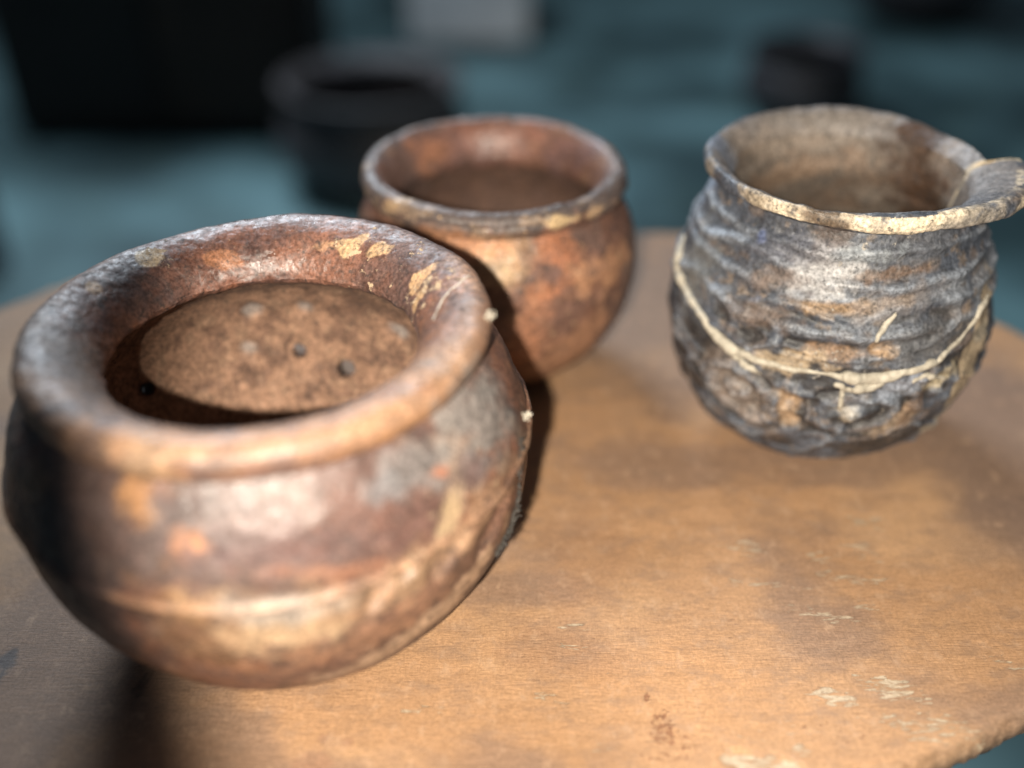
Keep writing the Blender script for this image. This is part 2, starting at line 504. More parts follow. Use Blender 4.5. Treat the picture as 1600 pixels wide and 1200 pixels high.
# ---- large terracotta pot in front --------------------------------------------------------------
p1 = Pot(-0.092, 0.339,
    [[(0, 0), (0.03, 0.0005), (0.055, 0.006), (0.075, 0.020), (0.0900, 0.041), (0.0985, 0.064), (0.1012, 0.082), (0.1004, 0.090), (0.0980, 0.099), (0.0920, 0.114), (0.0830, 0.1262)],
     [(0.0830, 0.1262), (0.0852, 0.1288), (0.0868, 0.1330), (0.0864, 0.1368), (0.0838, 0.1395), (0.0795, 0.1402), (0.0735, 0.1388), (0.0675, 0.1356), (0.0626, 0.1310), (0.0596, 0.1262), (0.0583, 0.1222)],
     [(0.0583, 0.1222), (0.0600, 0.1195), (0.068, 0.1145), (0.082, 0.104), (0.0925, 0.087), (0.0930, 0.068), (0.084, 0.045), (0.069, 0.026), (0.05, 0.014), (0.025, 0.0105), (0, 0.010)]],
    (190, 110, 150), 900, (0, -1.0))
s = p1
loc = s.P - s.c
s.push(0.0012 * fbm(loc, 14, 3, 1) + 0.00035 * fbm(loc, 70, 3, 2) + 0.00018 * fbm(loc, 260, 3, 3))
# ridge where the shoulder meets the lower belly
wz = 0.0885 + 0.0008 * fbm(np.c_[np.sin(s.t), np.cos(s.t), 0 * s.t], 2.0, 3, 4)
o_ = s.outer()
s.push(o_ * (0.0017 * np.exp(-((s.z - wz) / 0.0012) ** 2) - 0.0012 * sstep(wz + 0.001, wz - 0.004, s.z) * sstep(wz - 0.03, wz - 0.008, s.z)))
# worn, nicked throat edge
thr = np.exp(-((s.k - s.i_throat) / 3.0) ** 2)
s.push(thr * 0.0010 * fbm(loc, 160, 4, 6))
s.update()
S = s.S
dim = np.zeros(len(s.t)); dimcol = np.zeros(len(s.t))
for (x, y, a, b) in ((703, 868, 15, 26), (597, 930, 13, 20), (778, 815, 9, 24), (640, 905, 7, 9)):
    q = S.blob(x, y, a, b, 0.5, 0.1, 100, 3) * s.outer()
    dim = np.maximum(dim, 0.0030 * q)
for (x, y, a, b) in ((390, 490, 17, 12), (472, 485, 15, 11), (385, 549, 16, 13), (620, 520, 18, 10)):
    q = S.blob(x, y, a, b, 0.5, 0.2, 160, 3) * s.inner()
    dim = np.maximum(dim, 0.0016 * q); dimcol = np.maximum(dimcol, S.blob(x + 4, y - 1, a * .8, b * .8, .5, .3, 200, 3) * s.inner())
holes = []
for (x, y, rad) in ((468, 547, 0.0034), (540, 578, 0.0044), (231, 607, 0.0030)):
    k = S.at(x, y); holes.append((s.P[k].copy(), -s.N[k].copy() * -1 if False else -s.N[k].copy(), rad, k))
    dim = np.maximum(dim, 0.0014 * S.blob(x, y, rad / s.S.d[k] * F_PX * 1.9, rad / s.S.d[k] * F_PX * 1.5, 0.5, 0.1) * s.inner())
s.push(-dim); s.update(); S = s.S
P = s.P - s.c
n_lo, n_mid, n_hi = fbm(P, 26, 4, 11), fbm(P, 75, 5, 12), fbm(P, 210, 4, 13)
c = np.tile(np.array([0.175, 0.078, 0.048]), (len(P), 1))
c = mix(c, (0.062, 0.040, 0.036), 0.85 * sstep(-0.15, 0.55, n_lo + 0.5 * n_mid))
c = mix(c, (0.27, 0.125, 0.066), 0.7 * sstep(0.15, 0.75, fbm(P, 40, 5, 17)))
c = mix(c, (0.15, 0.12, 0.11), 0.45 * sstep(0.2, 0.8, fbm(P, 34, 4, 19)))
c = mix(c, (0.30, 0.175, 0.10), 0.4 * sstep(0.45, 0.8, fbm(P, 90, 5, 23)))
gls = np.full(len(P), 0.47) + 0.08 * n_mid
flk = np.full(len(P), 0.02)
inn = s.inner() & (s.k > s.i_throat + 6)
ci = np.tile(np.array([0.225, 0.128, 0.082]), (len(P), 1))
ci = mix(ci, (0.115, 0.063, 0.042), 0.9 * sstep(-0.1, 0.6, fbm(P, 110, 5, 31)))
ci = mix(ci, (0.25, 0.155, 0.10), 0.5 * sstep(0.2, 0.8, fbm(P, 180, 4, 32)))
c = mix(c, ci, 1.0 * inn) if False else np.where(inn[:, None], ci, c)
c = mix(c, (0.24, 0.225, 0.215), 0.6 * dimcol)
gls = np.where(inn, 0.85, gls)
# raw broken clay along the throat
tb = np.exp(-((s.k - s.i_throat - 1) / 5.0) ** 2)
c = mix(c, (0.20, 0.075, 0.036), 0.9 * tb); gls = gls + 0.25 * tb
rm = s.rim()
# rim: worn tan crest, orange underside
crest = rm * np.exp(-((s.r - 0.0815) / 0.0055) ** 2) * (s.z > 0.128)
c = mix(c, (0.30, 0.195, 0.135), 0.62 * crest * sstep(-0.6, 0.3, n_mid + 0.5))
front = sstep(1.75, 0.9, abs(s.t + 0.05))
c = mix(c, (0.36, 0.205, 0.12), 0.9 * rm * front * (s.z > 0.127) * sstep(-0.9, 0.2, n_mid))
c = mix(c, (0.46, 0.215, 0.090), 0.8 * rm * front * sstep(0.0825, 0.0865, s.r) * sstep(0.136, 0.129, s.z))
# marks: (x, y, rx, ry, colour, amount, softness, warp)
for (x, y, a, b, colr, k, so_, wp) in (
    (440, 395, 280, 75, (0.085, 0.050, 0.045), .85, .6, .4),
    (250, 435, 70, 45, (0.075, 0.05, 0.048), .8, .5, .6), (560, 395, 90, 40, (0.12, 0.075, 0.065), .6, .6, .7), (600, 465, 50, 30, (0.10, 0.055, 0.045), .75, .5, .8),
    (640, 480, 40, 40, (0.09, 0.055, 0.048), .7, .5, .8), (520, 445, 60, 20, (0.28, 0.12, 0.07), .4, .6, .7), (330, 455, 60, 18, (0.2, 0.08, 0.045), .4, .6, .7),
    (352, 410, 34, 13, (0.31, 0.14, 0.075), .8, .2, .35), (232, 405, 20, 12, (0.54, 0.40, 0.25), .95, .2, .5), (145, 453, 12, 9, (0.50, 0.30, 0.16), .9, .4, .3),
    (548, 388, 24, 12, (0.48, 0.32, 0.18), .9, .2, .9), (592, 396, 12, 9, (0.48, 0.32, 0.18), .8, .2, .8), (658, 438, 10, 12, (0.52, 0.32, 0.17), .85, .2, .8), (655, 470, 8, 10, (0.5, 0.32, 0.17), .8, .2, .8),
    (505, 390, 26, 8, (0.35, 0.2, 0.12), .7, .3, .8), (700, 560, 40, 24, (0.40, 0.25, 0.16), .5, .6, .4),
    (100, 560, 60, 110, (0.20, 0.165, 0.14), .65, .6, .4),
    # shoulder
    (450, 790, 210, 80, (0.13, 0.090, 0.085), .75, .6, .5), (150, 800, 130, 110, (0.075, 0.052, 0.048), .85, .5, .5),
    (217, 775, 24, 32, (0.34, 0.17, 0.07), .7, .6, .7), (225, 735, 40, 20, (0.26, 0.18, 0.11), .5, .5, .6), (305, 858, 24, 22, (0.38, 0.165, 0.075), .8, .6, .7), (55, 755, 22, 30, (0.26, 0.14, 0.075), .7, .5, .6),
    (560, 790, 120, 60, (0.135, 0.072, 0.056), .7, .6, .7), (650, 830, 70, 50, (0.12, 0.064, 0.052), .7, .5, .7), (420, 860, 110, 35, (0.115, 0.07, 0.065), .7, .5, .7), (340, 875, 40, 18, (0.07, 0.045, 0.045), .7, .4, .6),
    (560, 895, 130, 12, (0.27, 0.125, 0.075), .55, .5, .5), (705, 790, 15, 42, (0.42, 0.30, 0.18), .85, .35, .5), (712, 720, 30, 50, (0.30, 0.225, 0.18), .7, .5, .7),
    (745, 650, 60, 75, (0.20, 0.185, 0.175), .85, .5, .5), (650, 740, 45, 35, (0.17, 0.155, 0.15), .75, .5, .6), (605, 765, 34, 26, (0.155, 0.15, 0.155), .7, .5, .6), (690, 745, 16, 12, (0.40, 0.16, 0.09), .7, .4, .6), (740, 735, 26, 26, (0.13, 0.10, 0.10), .7, .5, .7),
    # lower belly
    (430, 992, 140, 40, (0.44, 0.295, 0.18), .8, .6, .45), (460, 960, 110, 20, (0.33, 0.285, 0.25), .7, .6, .5), (640, 905, 90, 34, (0.34, 0.21, 0.125), .5, .4, .5), (745, 830, 50, 32, (0.33, 0.215, 0.135), .5, .4, .5),
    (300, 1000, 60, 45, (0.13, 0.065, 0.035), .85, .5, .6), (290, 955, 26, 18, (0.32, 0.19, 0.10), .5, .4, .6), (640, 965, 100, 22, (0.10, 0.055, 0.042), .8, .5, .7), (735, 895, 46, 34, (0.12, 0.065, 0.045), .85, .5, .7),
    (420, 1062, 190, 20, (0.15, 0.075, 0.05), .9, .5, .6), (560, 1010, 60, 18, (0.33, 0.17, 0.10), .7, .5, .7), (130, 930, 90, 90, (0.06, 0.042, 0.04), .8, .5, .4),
    (670, 975, 30, 10, (0.50, 0.33, 0.22), .8, .35, .7)):
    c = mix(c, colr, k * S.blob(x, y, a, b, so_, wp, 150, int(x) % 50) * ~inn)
# pale line along the ridge
rg = s.outer() * np.exp(-((s.z - wz - 0.0006) / 0.0013) ** 2) * sstep(-0.5, 0.3, fbm(P, 60, 3, 77))
c = mix(c, (0.38, 0.21, 0.12), 0.55 * rg)
for (x, y, a, b, k) in ((600, 410, 110, 60, .28), (655, 470, 40, 50, .38), (548, 388, 40, 18, .4), (232, 405, 34, 18, .45), (250, 378, 14, 12, .45), (500, 385, 40, 16, .35), (620, 900, 130, 30, .2), (690, 830, 80, 60, .3), (640, 960, 90, 30, .25), (145, 453, 14, 9, .3)):
    flk = np.maximum(flk, k * S.blob(x, y, a, b, 0.6, 0.4, 120, 9))
for (x, y, a, b, k) in ((445, 395, 130, 60, .20), (400, 800, 220, 80, .13)):       # rubbed smooth by use
    gls = gls - k * S.blob(x, y, a, b, 0.7, 0.3, 60, 9)
flk = np.where(inn, 0.0, flk)
mat1 = pot_material('old_terracotta', bump=0.40)
pot1 = empty('clay_pot', tuple(s.c))
tag(pot1, 'largest reddish-brown clay pot with wide flared rim and small holes pierced inside', 'pot', 'old clay pots on the table')
s.finish(pot1, mat1, dict(Col=c, Flk=flk, Gls=np.clip(gls, .2, 1)), holes)
s1, S1 = s, s.S

# ---- smaller terracotta pot behind --------------------------------------------------------------
q = 0.836
p2 = Pot(-0.011 * q, 0.635 * q,
    [[(0, 0), (0.025, 0.0005), (0.044, 0.006), (0.059, 0.020), (0.0715, 0.040), (0.0775, 0.062), (0.0768, 0.080), (0.0715, 0.096), (0.0645, 0.1065)],
     [(0.0645, 0.1065), (0.0682, 0.1080), (0.0706, 0.1120), (0.0712, 0.1155), (0.0700, 0.1188), (0.0668, 0.1206), (0.0622, 0.1196), (0.0578, 0.1152), (0.0548, 0.1092), (0.0532, 0.1020)],
     [(0.0532, 0.1020), (0.0538, 0.0980), (0.060, 0.087), (0.0655, 0.073), (0.0655, 0.055), (0.058, 0.030), (0.042, 0.012), (0.02, 0.0075), (0, 0.007)]],
    (150, 100, 110), 720)
s = p2
loc = s.P - s.c
s.push(0.0011 * fbm(loc, 16, 3, 101) + 0.00035 * fbm(loc, 80, 3, 102) + 0.00015 * fbm(loc, 260, 3, 103))
s.push(s.rim() * 0.0005 * fbm(loc, 120, 3, 104) * (s.r > 0.064))
# shallow groove round the outside of the lip
s.push(s.rim() * -0.0006 * np.exp(-((s.z - 0.1155) / 0.0011) ** 2) * (s.r > 0.066))
s.update(); S = s.S; P = s.P - s.c
n_lo, n_mid = fbm(P, 28, 4, 111), fbm(P, 80, 5, 112)
c = np.tile(np.array([0.135, 0.068, 0.047]), (len(P), 1))
c = mix(c, (0.21, 0.112, 0.07), 0.5 * sstep(0.1, 0.7, fbm(P, 45, 4, 113)))
c = mix(c, (0.075, 0.045, 0.038), 0.85 * sstep(-0.05, 0.4, n_lo * .6 + n_mid * .8))
c = mix(c, (0.33, 0.20, 0.12), 0.4 * sstep(0.45, 0.8, fbm(P, 120, 5, 114)))
gls = np.full(len(P), 0.45) + 0.06 * n_mid
flk = np.full(len(P), 0.0)
inn = s.inner() & (s.k > s.i_throat + 4)
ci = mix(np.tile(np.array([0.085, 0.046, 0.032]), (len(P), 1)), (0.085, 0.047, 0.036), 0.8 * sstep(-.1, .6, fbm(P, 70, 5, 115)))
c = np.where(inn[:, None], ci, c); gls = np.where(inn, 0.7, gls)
lip = s.rim() * sstep(0.061, 0.066, s.r)
c = mix(c, (0.085, 0.068, 0.064), 0.92 * lip * sstep(-0.85, 0.1, n_mid + 0.3))
c = mix(c, (0.27, 0.19, 0.13), 0.6 * lip * sstep(0.25, 0.55, fbm(P * [1, 1, 2], 95, 4, 117)))
for (x, y, a, b, colr, k, so_, wp) in (
    (775, 412, 46, 38, (0.42, 0.28, 0.15), .8, .6, .3), (720, 385, 80, 22, (0.42, 0.20, 0.10), .8, .6, .4), (870, 410, 30, 60, (0.40, 0.16, 0.08), .6, .6, .5),  # first patch: pale highlight on the belly painted into the clay colour
    (860, 430, 26, 16, (0.10, 0.06, 0.05), .8, .4, .8), (910, 425, 40, 14, (0.12, 0.07, 0.06), .75, .5, .8), (925, 370, 20, 22, (0.13, 0.08, 0.065), .7, .5, .8), (880, 500, 50, 30, (0.13, 0.075, 0.06), .7, .5, .8),
    (985, 440, 22, 80, (0.16, 0.12, 0.105), .7, .6, .5), (965, 480, 26, 30, (0.15, 0.085, 0.065), .7, .5, .8), (880, 560, 60, 24, (0.36, 0.19, 0.11), .6, .5, .7), (945, 430, 36, 22, (0.42, 0.22, 0.12), .6, .5, .8),
    (820, 540, 26, 50, (0.38, 0.17, 0.09), .5, .6, .5),
    (640, 255, 40, 50, (0.12, 0.085, 0.08), .6, .5, .6), (790, 220, 90, 30, (0.27, 0.12, 0.085), .6, .6, .4), (700, 235, 60, 26, (0.14, 0.075, 0.065), .7, .5, .7), (900, 235, 40, 30, (0.12, 0.065, 0.06), .7, .5, .7), (670, 245, 26, 22, (0.34, 0.15, 0.08), .6, .5, .6),
    (620, 318, 22, 12, (0.45, 0.30, 0.17), .8, .4, .6), (875, 348, 24, 9, (0.50, 0.36, 0.2), .85, .4, .6), (930, 330, 16, 9, (0.44, 0.3, 0.18), .7, .4, .6)):
    c = mix(c, colr, k * S.blob(x, y, a, b, so_, wp, 130, int(x) % 50))
gls = gls - 0.10 * S.blob(770, 230, 90, 40, .7, .2, 60)
flk = np.maximum(flk, 0.25 * lip); flk = np.maximum(flk, 0.25 * S.blob(900, 480, 80, 80, .6, .4, 60)); flk = np.where(inn, 0, flk)
mat2 = pot_material('orange_terracotta', flake=(0.50, 0.33, 0.19), bump=0.35)
pot2 = empty('clay_pot', tuple(s.c))
tag(pot2, 'small orange-red clay pot with rounded dark lip, half in the shadow of the largest pot', 'pot', 'old clay pots on the table')
s.finish(pot2, mat2, dict(Col=c, Flk=flk, Gls=np.clip(gls, .2, 1)))

# ---- charcoal grey ridged pot --------------------------------------------------------------------
q = 0.780
p3 = Pot(0.203 * q, 0.598 * q,
    [[(0, 0), (0.024, 0.0005), (0.044, 0.006), (0.061, 0.020), (0.0725, 0.041), (0.0775, 0.064), (0.0762, 0.084), (0.0715, 0.102), (0.0655, 0.118), (0.0610, 0.130), (0.0590, 0.1380)],
     [(0.0590, 0.1380), (0.0615, 0.1402), (0.0648, 0.1412), (0.0668, 0.1425), (0.0673, 0.1455), (0.0664, 0.1484), (0.0635, 0.1488), (0.0592, 0.1460), (0.0550, 0.1400), (0.0520, 0.1310), (0.0505, 0.1230)],
     [(0.0505, 0.1230), (0.0515, 0.1180), (0.057, 0.105), (0.0645, 0.090), (0.0685, 0.070), (0.065, 0.045), (0.054, 0.022), (0.03, 0.009), (0, 0.008)]],
    (240, 120, 110), 1000)
s = p3
loc = s.P - s.c
ang = np.c_[np.sin(s.t), np.cos(s.t), 0 * s.t]
s.push(0.0012 * fbm(loc, 15, 3, 201) + 0.0005 * fbm(loc, 60, 3, 202) + 0.00025 * fbm(loc, 220, 3, 203))
o_ = s.outer()
r0_, z0_ = s.r.copy(), s.z.copy()
# corded ridges round the neck and shoulder
for (z0, a, wd, sd_) in ((0.1275, 0.0028, 0.0022, 1), (0.1180, 0.0032, 0.0025, 2), (0.1080, 0.0031, 0.0027, 3), (0.0970, 0.0027, 0.0030, 4)):
    zz = z0 + 0.0036 * fbm(ang, 1.6, 3, 210 + sd_)
    s.push(o_ * a * np.exp(-((s.z - zz) / wd) ** 2) * (0.8 + 0.5 * fbm(loc, 34, 3, 220 + sd_)))
s.update(); S = s.S
# moulded loops and curls low on the belly
def loops(px, py, rx, ry, wave, amp, ang_=0):
    i = S.at(px, py); C = s.P[i]; n = s.N[i]
    t1 = np.cross([0, 0, 1.0], n); t1 /= np.linalg.norm(t1); t2 = np.cross(n, t1)
    ca, sa = math.cos(R(ang_)), math.sin(R(ang_))
    D = s.P - C; x, y = D @ t1, D @ t2
    x, y = x * ca + y * sa, -x * sa + y * ca
    d = np.sqrt((x / rx) ** 2 + (y / ry) ** 2) + 0.20 * fbm(loc, 45, 3, 230)
    m = sstep(1.15, 0.9, d) * ((D @ n) > -0.03) * o_
    return amp * m * np.cos(2 * np.pi * d * wave)
s.push(loops(1150, 615, 0.027, 0.020, 1.7, 0.0015, -25)); s.push(loops(1335, 655, 0.028, 0.017, 1.7, 0.0014, 8)); s.push(loops(1465, 610, 0.018, 0.016, 1.4, 0.0012, 40))
s.push(loops(1150, 500, 0.022, 0.011, 1.0, 0.0009, -15)); s.push(loops(1250, 525, 0.028, 0.010, 1.0, 0.0010, -8)); s.push(loops(1420, 520, 0.030, 0.012, 1.0, 0.0012, 15))
s.push(loops(1235, 650, 0.008, 0.013, 1.0, 0.0010, 0))
lowb = o_ * sstep(0.098, 0.086, s.z) * sstep(0.006, 0.02, s.z)
for (sd_, fr_, am_) in ((1, 24, 0.0017), (2, 36, 0.0012)):
    s.push(lowb * am_ * (np.exp(-(fbm(loc * [1, 1, 1.9], fr_, 2, 300 + sd_) / 0.20) ** 2) - 0.35))
s.push(o_ * (0.0003 * fbm(loc, 130, 4, 320) + 0.0002 * fbm(loc, 320, 3, 321)))
hgt = ((s.r - r0_) * s.nr + (s.z - z0_) * s.nz) * o_
s.update(); S = s.S
# broken, spread lip on the right: a wide tongue that ends in a clean break, then a thin stub of rim
deg = np.degrees(s.t)
rm = s.rim(); fr = sstep(0.055, 0.0675, s.r) * rm
brk = 88.0 + 2.0 * vnoise(s.P, 120, 5)
tongue = sstep(12, 62, deg) * (deg < brk)
stub = (deg >= brk) * sstep(150, 118, deg)
s.r = s.r + fr * (0.0108 * tongue - 0.0042 * stub * sstep(0.060, 0.0675, s.r))
s.z = s.z + fr * (0.0006 * tongue - 0.0016 * stub)
inside_wall = (s.k > s.i_throat - 45) & (s.k < s.i_throat + 8)
s.r = s.r + inside_wall * 0.0022 * stub
s.push(fr * 0.0005 * fbm(loc, 140, 3, 240))
s.update(); S = s.S; P = s.P - s.c
n_lo, n_mid, n_hi = fbm(P, 30, 4, 251), fbm(P, 85, 5, 252), fbm(P, 230, 4, 253)
c = np.tile(np.array([0.062, 0.070, 0.088]), (len(P), 1))
c = mix(c, (0.045, 0.045, 0.052), 0.8 * sstep(0.0, 0.6, n_lo + 0.5 * n_mid))
c = mix(c, (0.18, 0.19, 0.21), 0.7 * sstep(0.15, 0.7, fbm(P, 55, 5, 254)))
c = mix(c, (0.17, 0.115, 0.075), 0.4 * sstep(0.1, 0.8, fbm(P * [1, 1, 1.8], 75, 5, 255)))
c = mix(c, (0.26, 0.19, 0.13), 0.45 * sstep(0.40, 0.8, fbm(P * [1, 1, 1.6], 130, 5, 256)))
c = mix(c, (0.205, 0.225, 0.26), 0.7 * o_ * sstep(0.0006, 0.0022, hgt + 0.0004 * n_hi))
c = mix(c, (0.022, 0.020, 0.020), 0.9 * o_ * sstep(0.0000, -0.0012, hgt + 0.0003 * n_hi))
gls = np.full(len(P), 0.46) + 0.1 * n_mid
flk = np.full(len(P), 0.06)
inn = s.k > s.i_throat - 40
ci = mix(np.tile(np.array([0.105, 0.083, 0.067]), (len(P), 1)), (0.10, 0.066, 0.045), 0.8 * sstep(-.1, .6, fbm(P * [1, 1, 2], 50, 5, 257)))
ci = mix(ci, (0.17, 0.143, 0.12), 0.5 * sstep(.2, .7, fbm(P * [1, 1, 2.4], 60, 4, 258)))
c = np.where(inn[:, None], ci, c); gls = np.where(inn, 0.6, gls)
face = rm * (s.r > 0.0645) * (s.z < 0.1490 + 0.004 * tongue) * (s.k < s.i_neck + 46)
top = rm * (s.k >= s.i_neck + 44) * (~inn)
c = mix(c, (0.19, 0.17, 0.16), 0.8 * top)
rimf = face * sstep(-58, -38, deg + 8 * n_mid) * (deg < 91)
cream = sstep(0.35, -0.35, n_mid + 0.5 * n_hi + 1.25 * sstep(12, 55, deg) - 0.95)
c = mix(c, (0.60, 0.50, 0.37), 0.95 * rimf * cream)
c = mix(c, (0.30, 0.235, 0.165), 0.6 * face * (deg <= -45) * sstep(0, .4, n_mid))
c = mix(c, (0.07, 0.045, 0.03), 0.9 * S.blob(1285, 350, 26, 9, .4, .4, 200))
bk = np.exp(-((deg - brk) / 2.2) ** 2) * (s.k > s.i_neck + 20) * (s.k < s.i_throat + 10)
c = mix(c, (0.58, 0.46, 0.30), 0.9 * bk)
for (x, y, a, b, colr, k, so_, wp) in (
    (1225, 225, 120, 22, (0.22, 0.175, 0.14), .6, .6, .4), (1437, 262, 44, 75, (0.045, 0.022, 0.011), .95, .5, .5), (1475, 245, 24, 24, (0.2, 0.165, 0.14), .5, .5, .4), (1300, 190, 120, 14, (0.19, 0.16, 0.135), .6, .6, .4), (1250, 270, 80, 16, (0.20, 0.13, 0.085), .6, .5, .5),
    (1215, 385, 60, 20, (0.055, 0.06, 0.078), .8, .5, .5), (1300, 370, 26, 12, (0.06, 0.04, 0.03), .8, .4, .6), (1450, 380, 90, 22, (0.085, 0.088, 0.10), .7, .5, .5), (1190, 372, 6, 14, (0.09, 0.12, 0.24), .6, .5, .4), (1180, 472, 8, 5, (0.2, 0.25, 0.36), .5, .5, .4),
    (1290, 440, 50, 34, (0.36, 0.35, 0.35), .75, .6, .8), (1350, 405, 40, 12, (0.24, 0.26, 0.28), .7, .5, .7), (1390, 432, 60, 10, (0.12, 0.07, 0.04), .7, .4, .6), (1330, 483, 90, 9, (0.26, 0.17, 0.095), .8, .5, .6), (1210, 440, 45, 14, (0.16, 0.12, 0.10), .7, .5, .5),
    (1180, 500, 55, 16, (0.125, 0.09, 0.07), .8, .5, .5), (1300, 555, 60, 14, (0.20, 0.125, 0.075), .8, .5, .6), (1230, 570, 50, 12, (0.38, 0.29, 0.19), .6, .4, .9), (1380, 555, 22, 8, (0.42, 0.27, 0.15), .8, .4, .6), (1250, 400, 60, 20, (0.13, 0.13, 0.15), .5, .6, .6),
    (1440, 540, 60, 34, (0.09, 0.088, 0.09), .7, .5, .5), (1400, 480, 60, 20, (0.19, 0.17, 0.165), .6, .5, .5), (1150, 620, 50, 30, (0.22, 0.175, 0.145), .6, .6, .6), (1232, 640, 16, 24, (0.33, 0.225, 0.14), .8, .4, .5), (1400, 615, 30, 18, (0.25, 0.27, 0.32), .8, .4, .5),
    (1320, 655, 16, 12, (0.52, 0.42, 0.28), .8, .4, .6), (1350, 640, 60, 10, (0.15, 0.17, 0.20), .6, .5, .5), (1390, 665, 20, 11, (0.26, 0.19, 0.13), .6, .4, .6), (1430, 640, 10, 24, (0.2, 0.13, 0.085), .5, .4, .6), (1470, 590, 20, 8, (0.40, 0.33, 0.22), .7, .4, .6),
    (1522, 545, 17, 34, (0.30, 0.235, 0.16), .9, .15, .25), (1530, 520, 8, 10, (0.3, 0.27, 0.22), .6, .4, .5), (1465, 655, 24, 14, (0.28, 0.24, 0.18), .7, .4, .6),
    (1085, 420, 26, 60, (0.15, 0.155, 0.155), .6, .6, .5), (1120, 225, 24, 40, (0.17, 0.20, 0.26), .8, .5, .4)):  # last patch: cool sheen on the left of the rim painted as blue-grey
    c = mix(c, colr, k * S.blob(x, y, a, b, so_, wp, 150, int(x + y) % 50, -20 if x == 1522 else 0))
for (x, y, a, b, k) in ((1300, 430, 80, 60, .2), (1310, 560, 150, 26, .26), (1260, 580, 80, 20, .3), (1400, 620, 90, 40, .24), (1360, 400, 90, 20, .24), (1300, 480, 60, 40, .25)):
    flk = np.maximum(flk, k * S.blob(x, y, a, b, 0.6, 0.5, 100, 9) * o_)
flk = np.where(inn, 0, flk)
mat3 = pot_material('smoked_grey_clay', flake=(0.44, 0.40, 0.35), speck=(0.02, 0.02, 0.022), bump=0.55)
pot3 = empty('clay_pot', tuple(s.c))
tag(pot3, 'charcoal-grey ridged clay pot with broken cream-edged lip and pale repaired crack', 'pot', 'old clay pots on the table')
s.finish(pot3, mat3, dict(Col=c, Flk=flk, Gls=np.clip(gls, .2, 1)))
s3, S3 = s, s.S

# ------------------------------------------------------------------ small things made of tubes
def tube(path, rad, m=8):
    path = np.asarray(path, float); n = len(path)
    rad = np.broadcast_to(np.asarray(rad, float), (n,))
    T = np.gradient(path, axis=0); T /= np.linalg.norm(T, axis=1)[:, None] + 1e-12
    ref = np.array([0.31, 0.17, 0.93])
    A = np.cross(T, ref); A /= np.linalg.norm(A, axis=1)[:, None] + 1e-12
    B = np.cross(T, A)
    a = np.linspace(0, 2 * np.pi, m, endpoint=False)
    V = (path[:, None] + rad[:, None, None] * (np.cos(a)[None, :, None] * A[:, None] + np.sin(a)[None, :, None] * B[:, None])).reshape(-1, 3)
    i = np.arange(m); j = (i + 1) % m
    F = np.vstack([np.stack([k * m + i, k * m + j, (k + 1) * m + j, (k + 1) * m + i], 1) for k in range(n - 1)])
    return V, F

def join(parts):
    Vs, Fs, n = [], [], 0
    for V, F in parts:
        Vs.append(V); Fs.append(F + n); n += len(V)
    return np.vstack(Vs), np.vstack(Fs)

mat_fill = plain_material('pale_filler', (0.46, 0.42, 0.345), 0.85, 0.35, 260, (0.30, 0.265, 0.21), 0.3)
def seam(px, wmm):
    NP = 40 + 12 * len(px)
    way = catmull(np.array(px, float), NP)
    path = np.array([S3.P[k] - S3.N[k] * 0.0003 for k in (S3.at(x, y) for x, y in way)])
    for _ in range(4):
        path[1:-1] = (path[:-2] + 2 * path[1:-1] + path[2:]) / 4
    rad = np.interp(np.linspace(0, 1, NP), np.linspace(0, 1, len(wmm)), wmm) / 1000
    rad = 1.5 * rad * (1 + 0.5 * fbm(path, 80, 3, 61)); rad[:3] *= [.2, .6, .9]; rad[-3:] *= [.9, .6, .2]
    path = path + 0.0005 * np.c_[fbm(path, 150, 2, 62), fbm(path, 150, 2, 63), fbm(path, 150, 2, 64)]
    return tube(path, rad, 10)
for k, (px, wmm) in enumerate((
    ([(1068, 372), (1061, 400), (1062, 430), (1073, 462), (1090, 490), (1112, 520), (1140, 546), (1170, 562), (1200, 572), (1240, 581), (1285, 588), (1320, 594), (1355, 597), (1395, 591), (1430, 581), (1465, 567), (1490, 545), (1512, 516), (1532, 486), (1545, 462)],
     [.9, 1.1, 1.2, 1.1, 1.3, 1.7, 1.6, 1.0, .7, .9, .7, 1.4, 1.7, 1.4, 1.2, 1.2, .8, .7, .9, .5]),
    ([(1300, 605), (1330, 612), (1362, 608), (1378, 600)], [.8, 1.1, 1.3, .9]), ([(1318, 612), (1313, 630), (1310, 645)], [.8, .8, .9]),
    ([(1142, 560), (1165, 575), (1190, 590)], [.6, 1.3, .6]),
    ([(1425, 600), (1450, 592), (1475, 598)], [.5, .8, .5]), ([(1368, 540), (1380, 515), (1398, 495)], [.4, .8, .4]))):
    V, F_ = seam(px, wmm)
    mesh_obj('filler_seam', V, F_, mat_fill, pot3, origin=tuple(pot3.location))

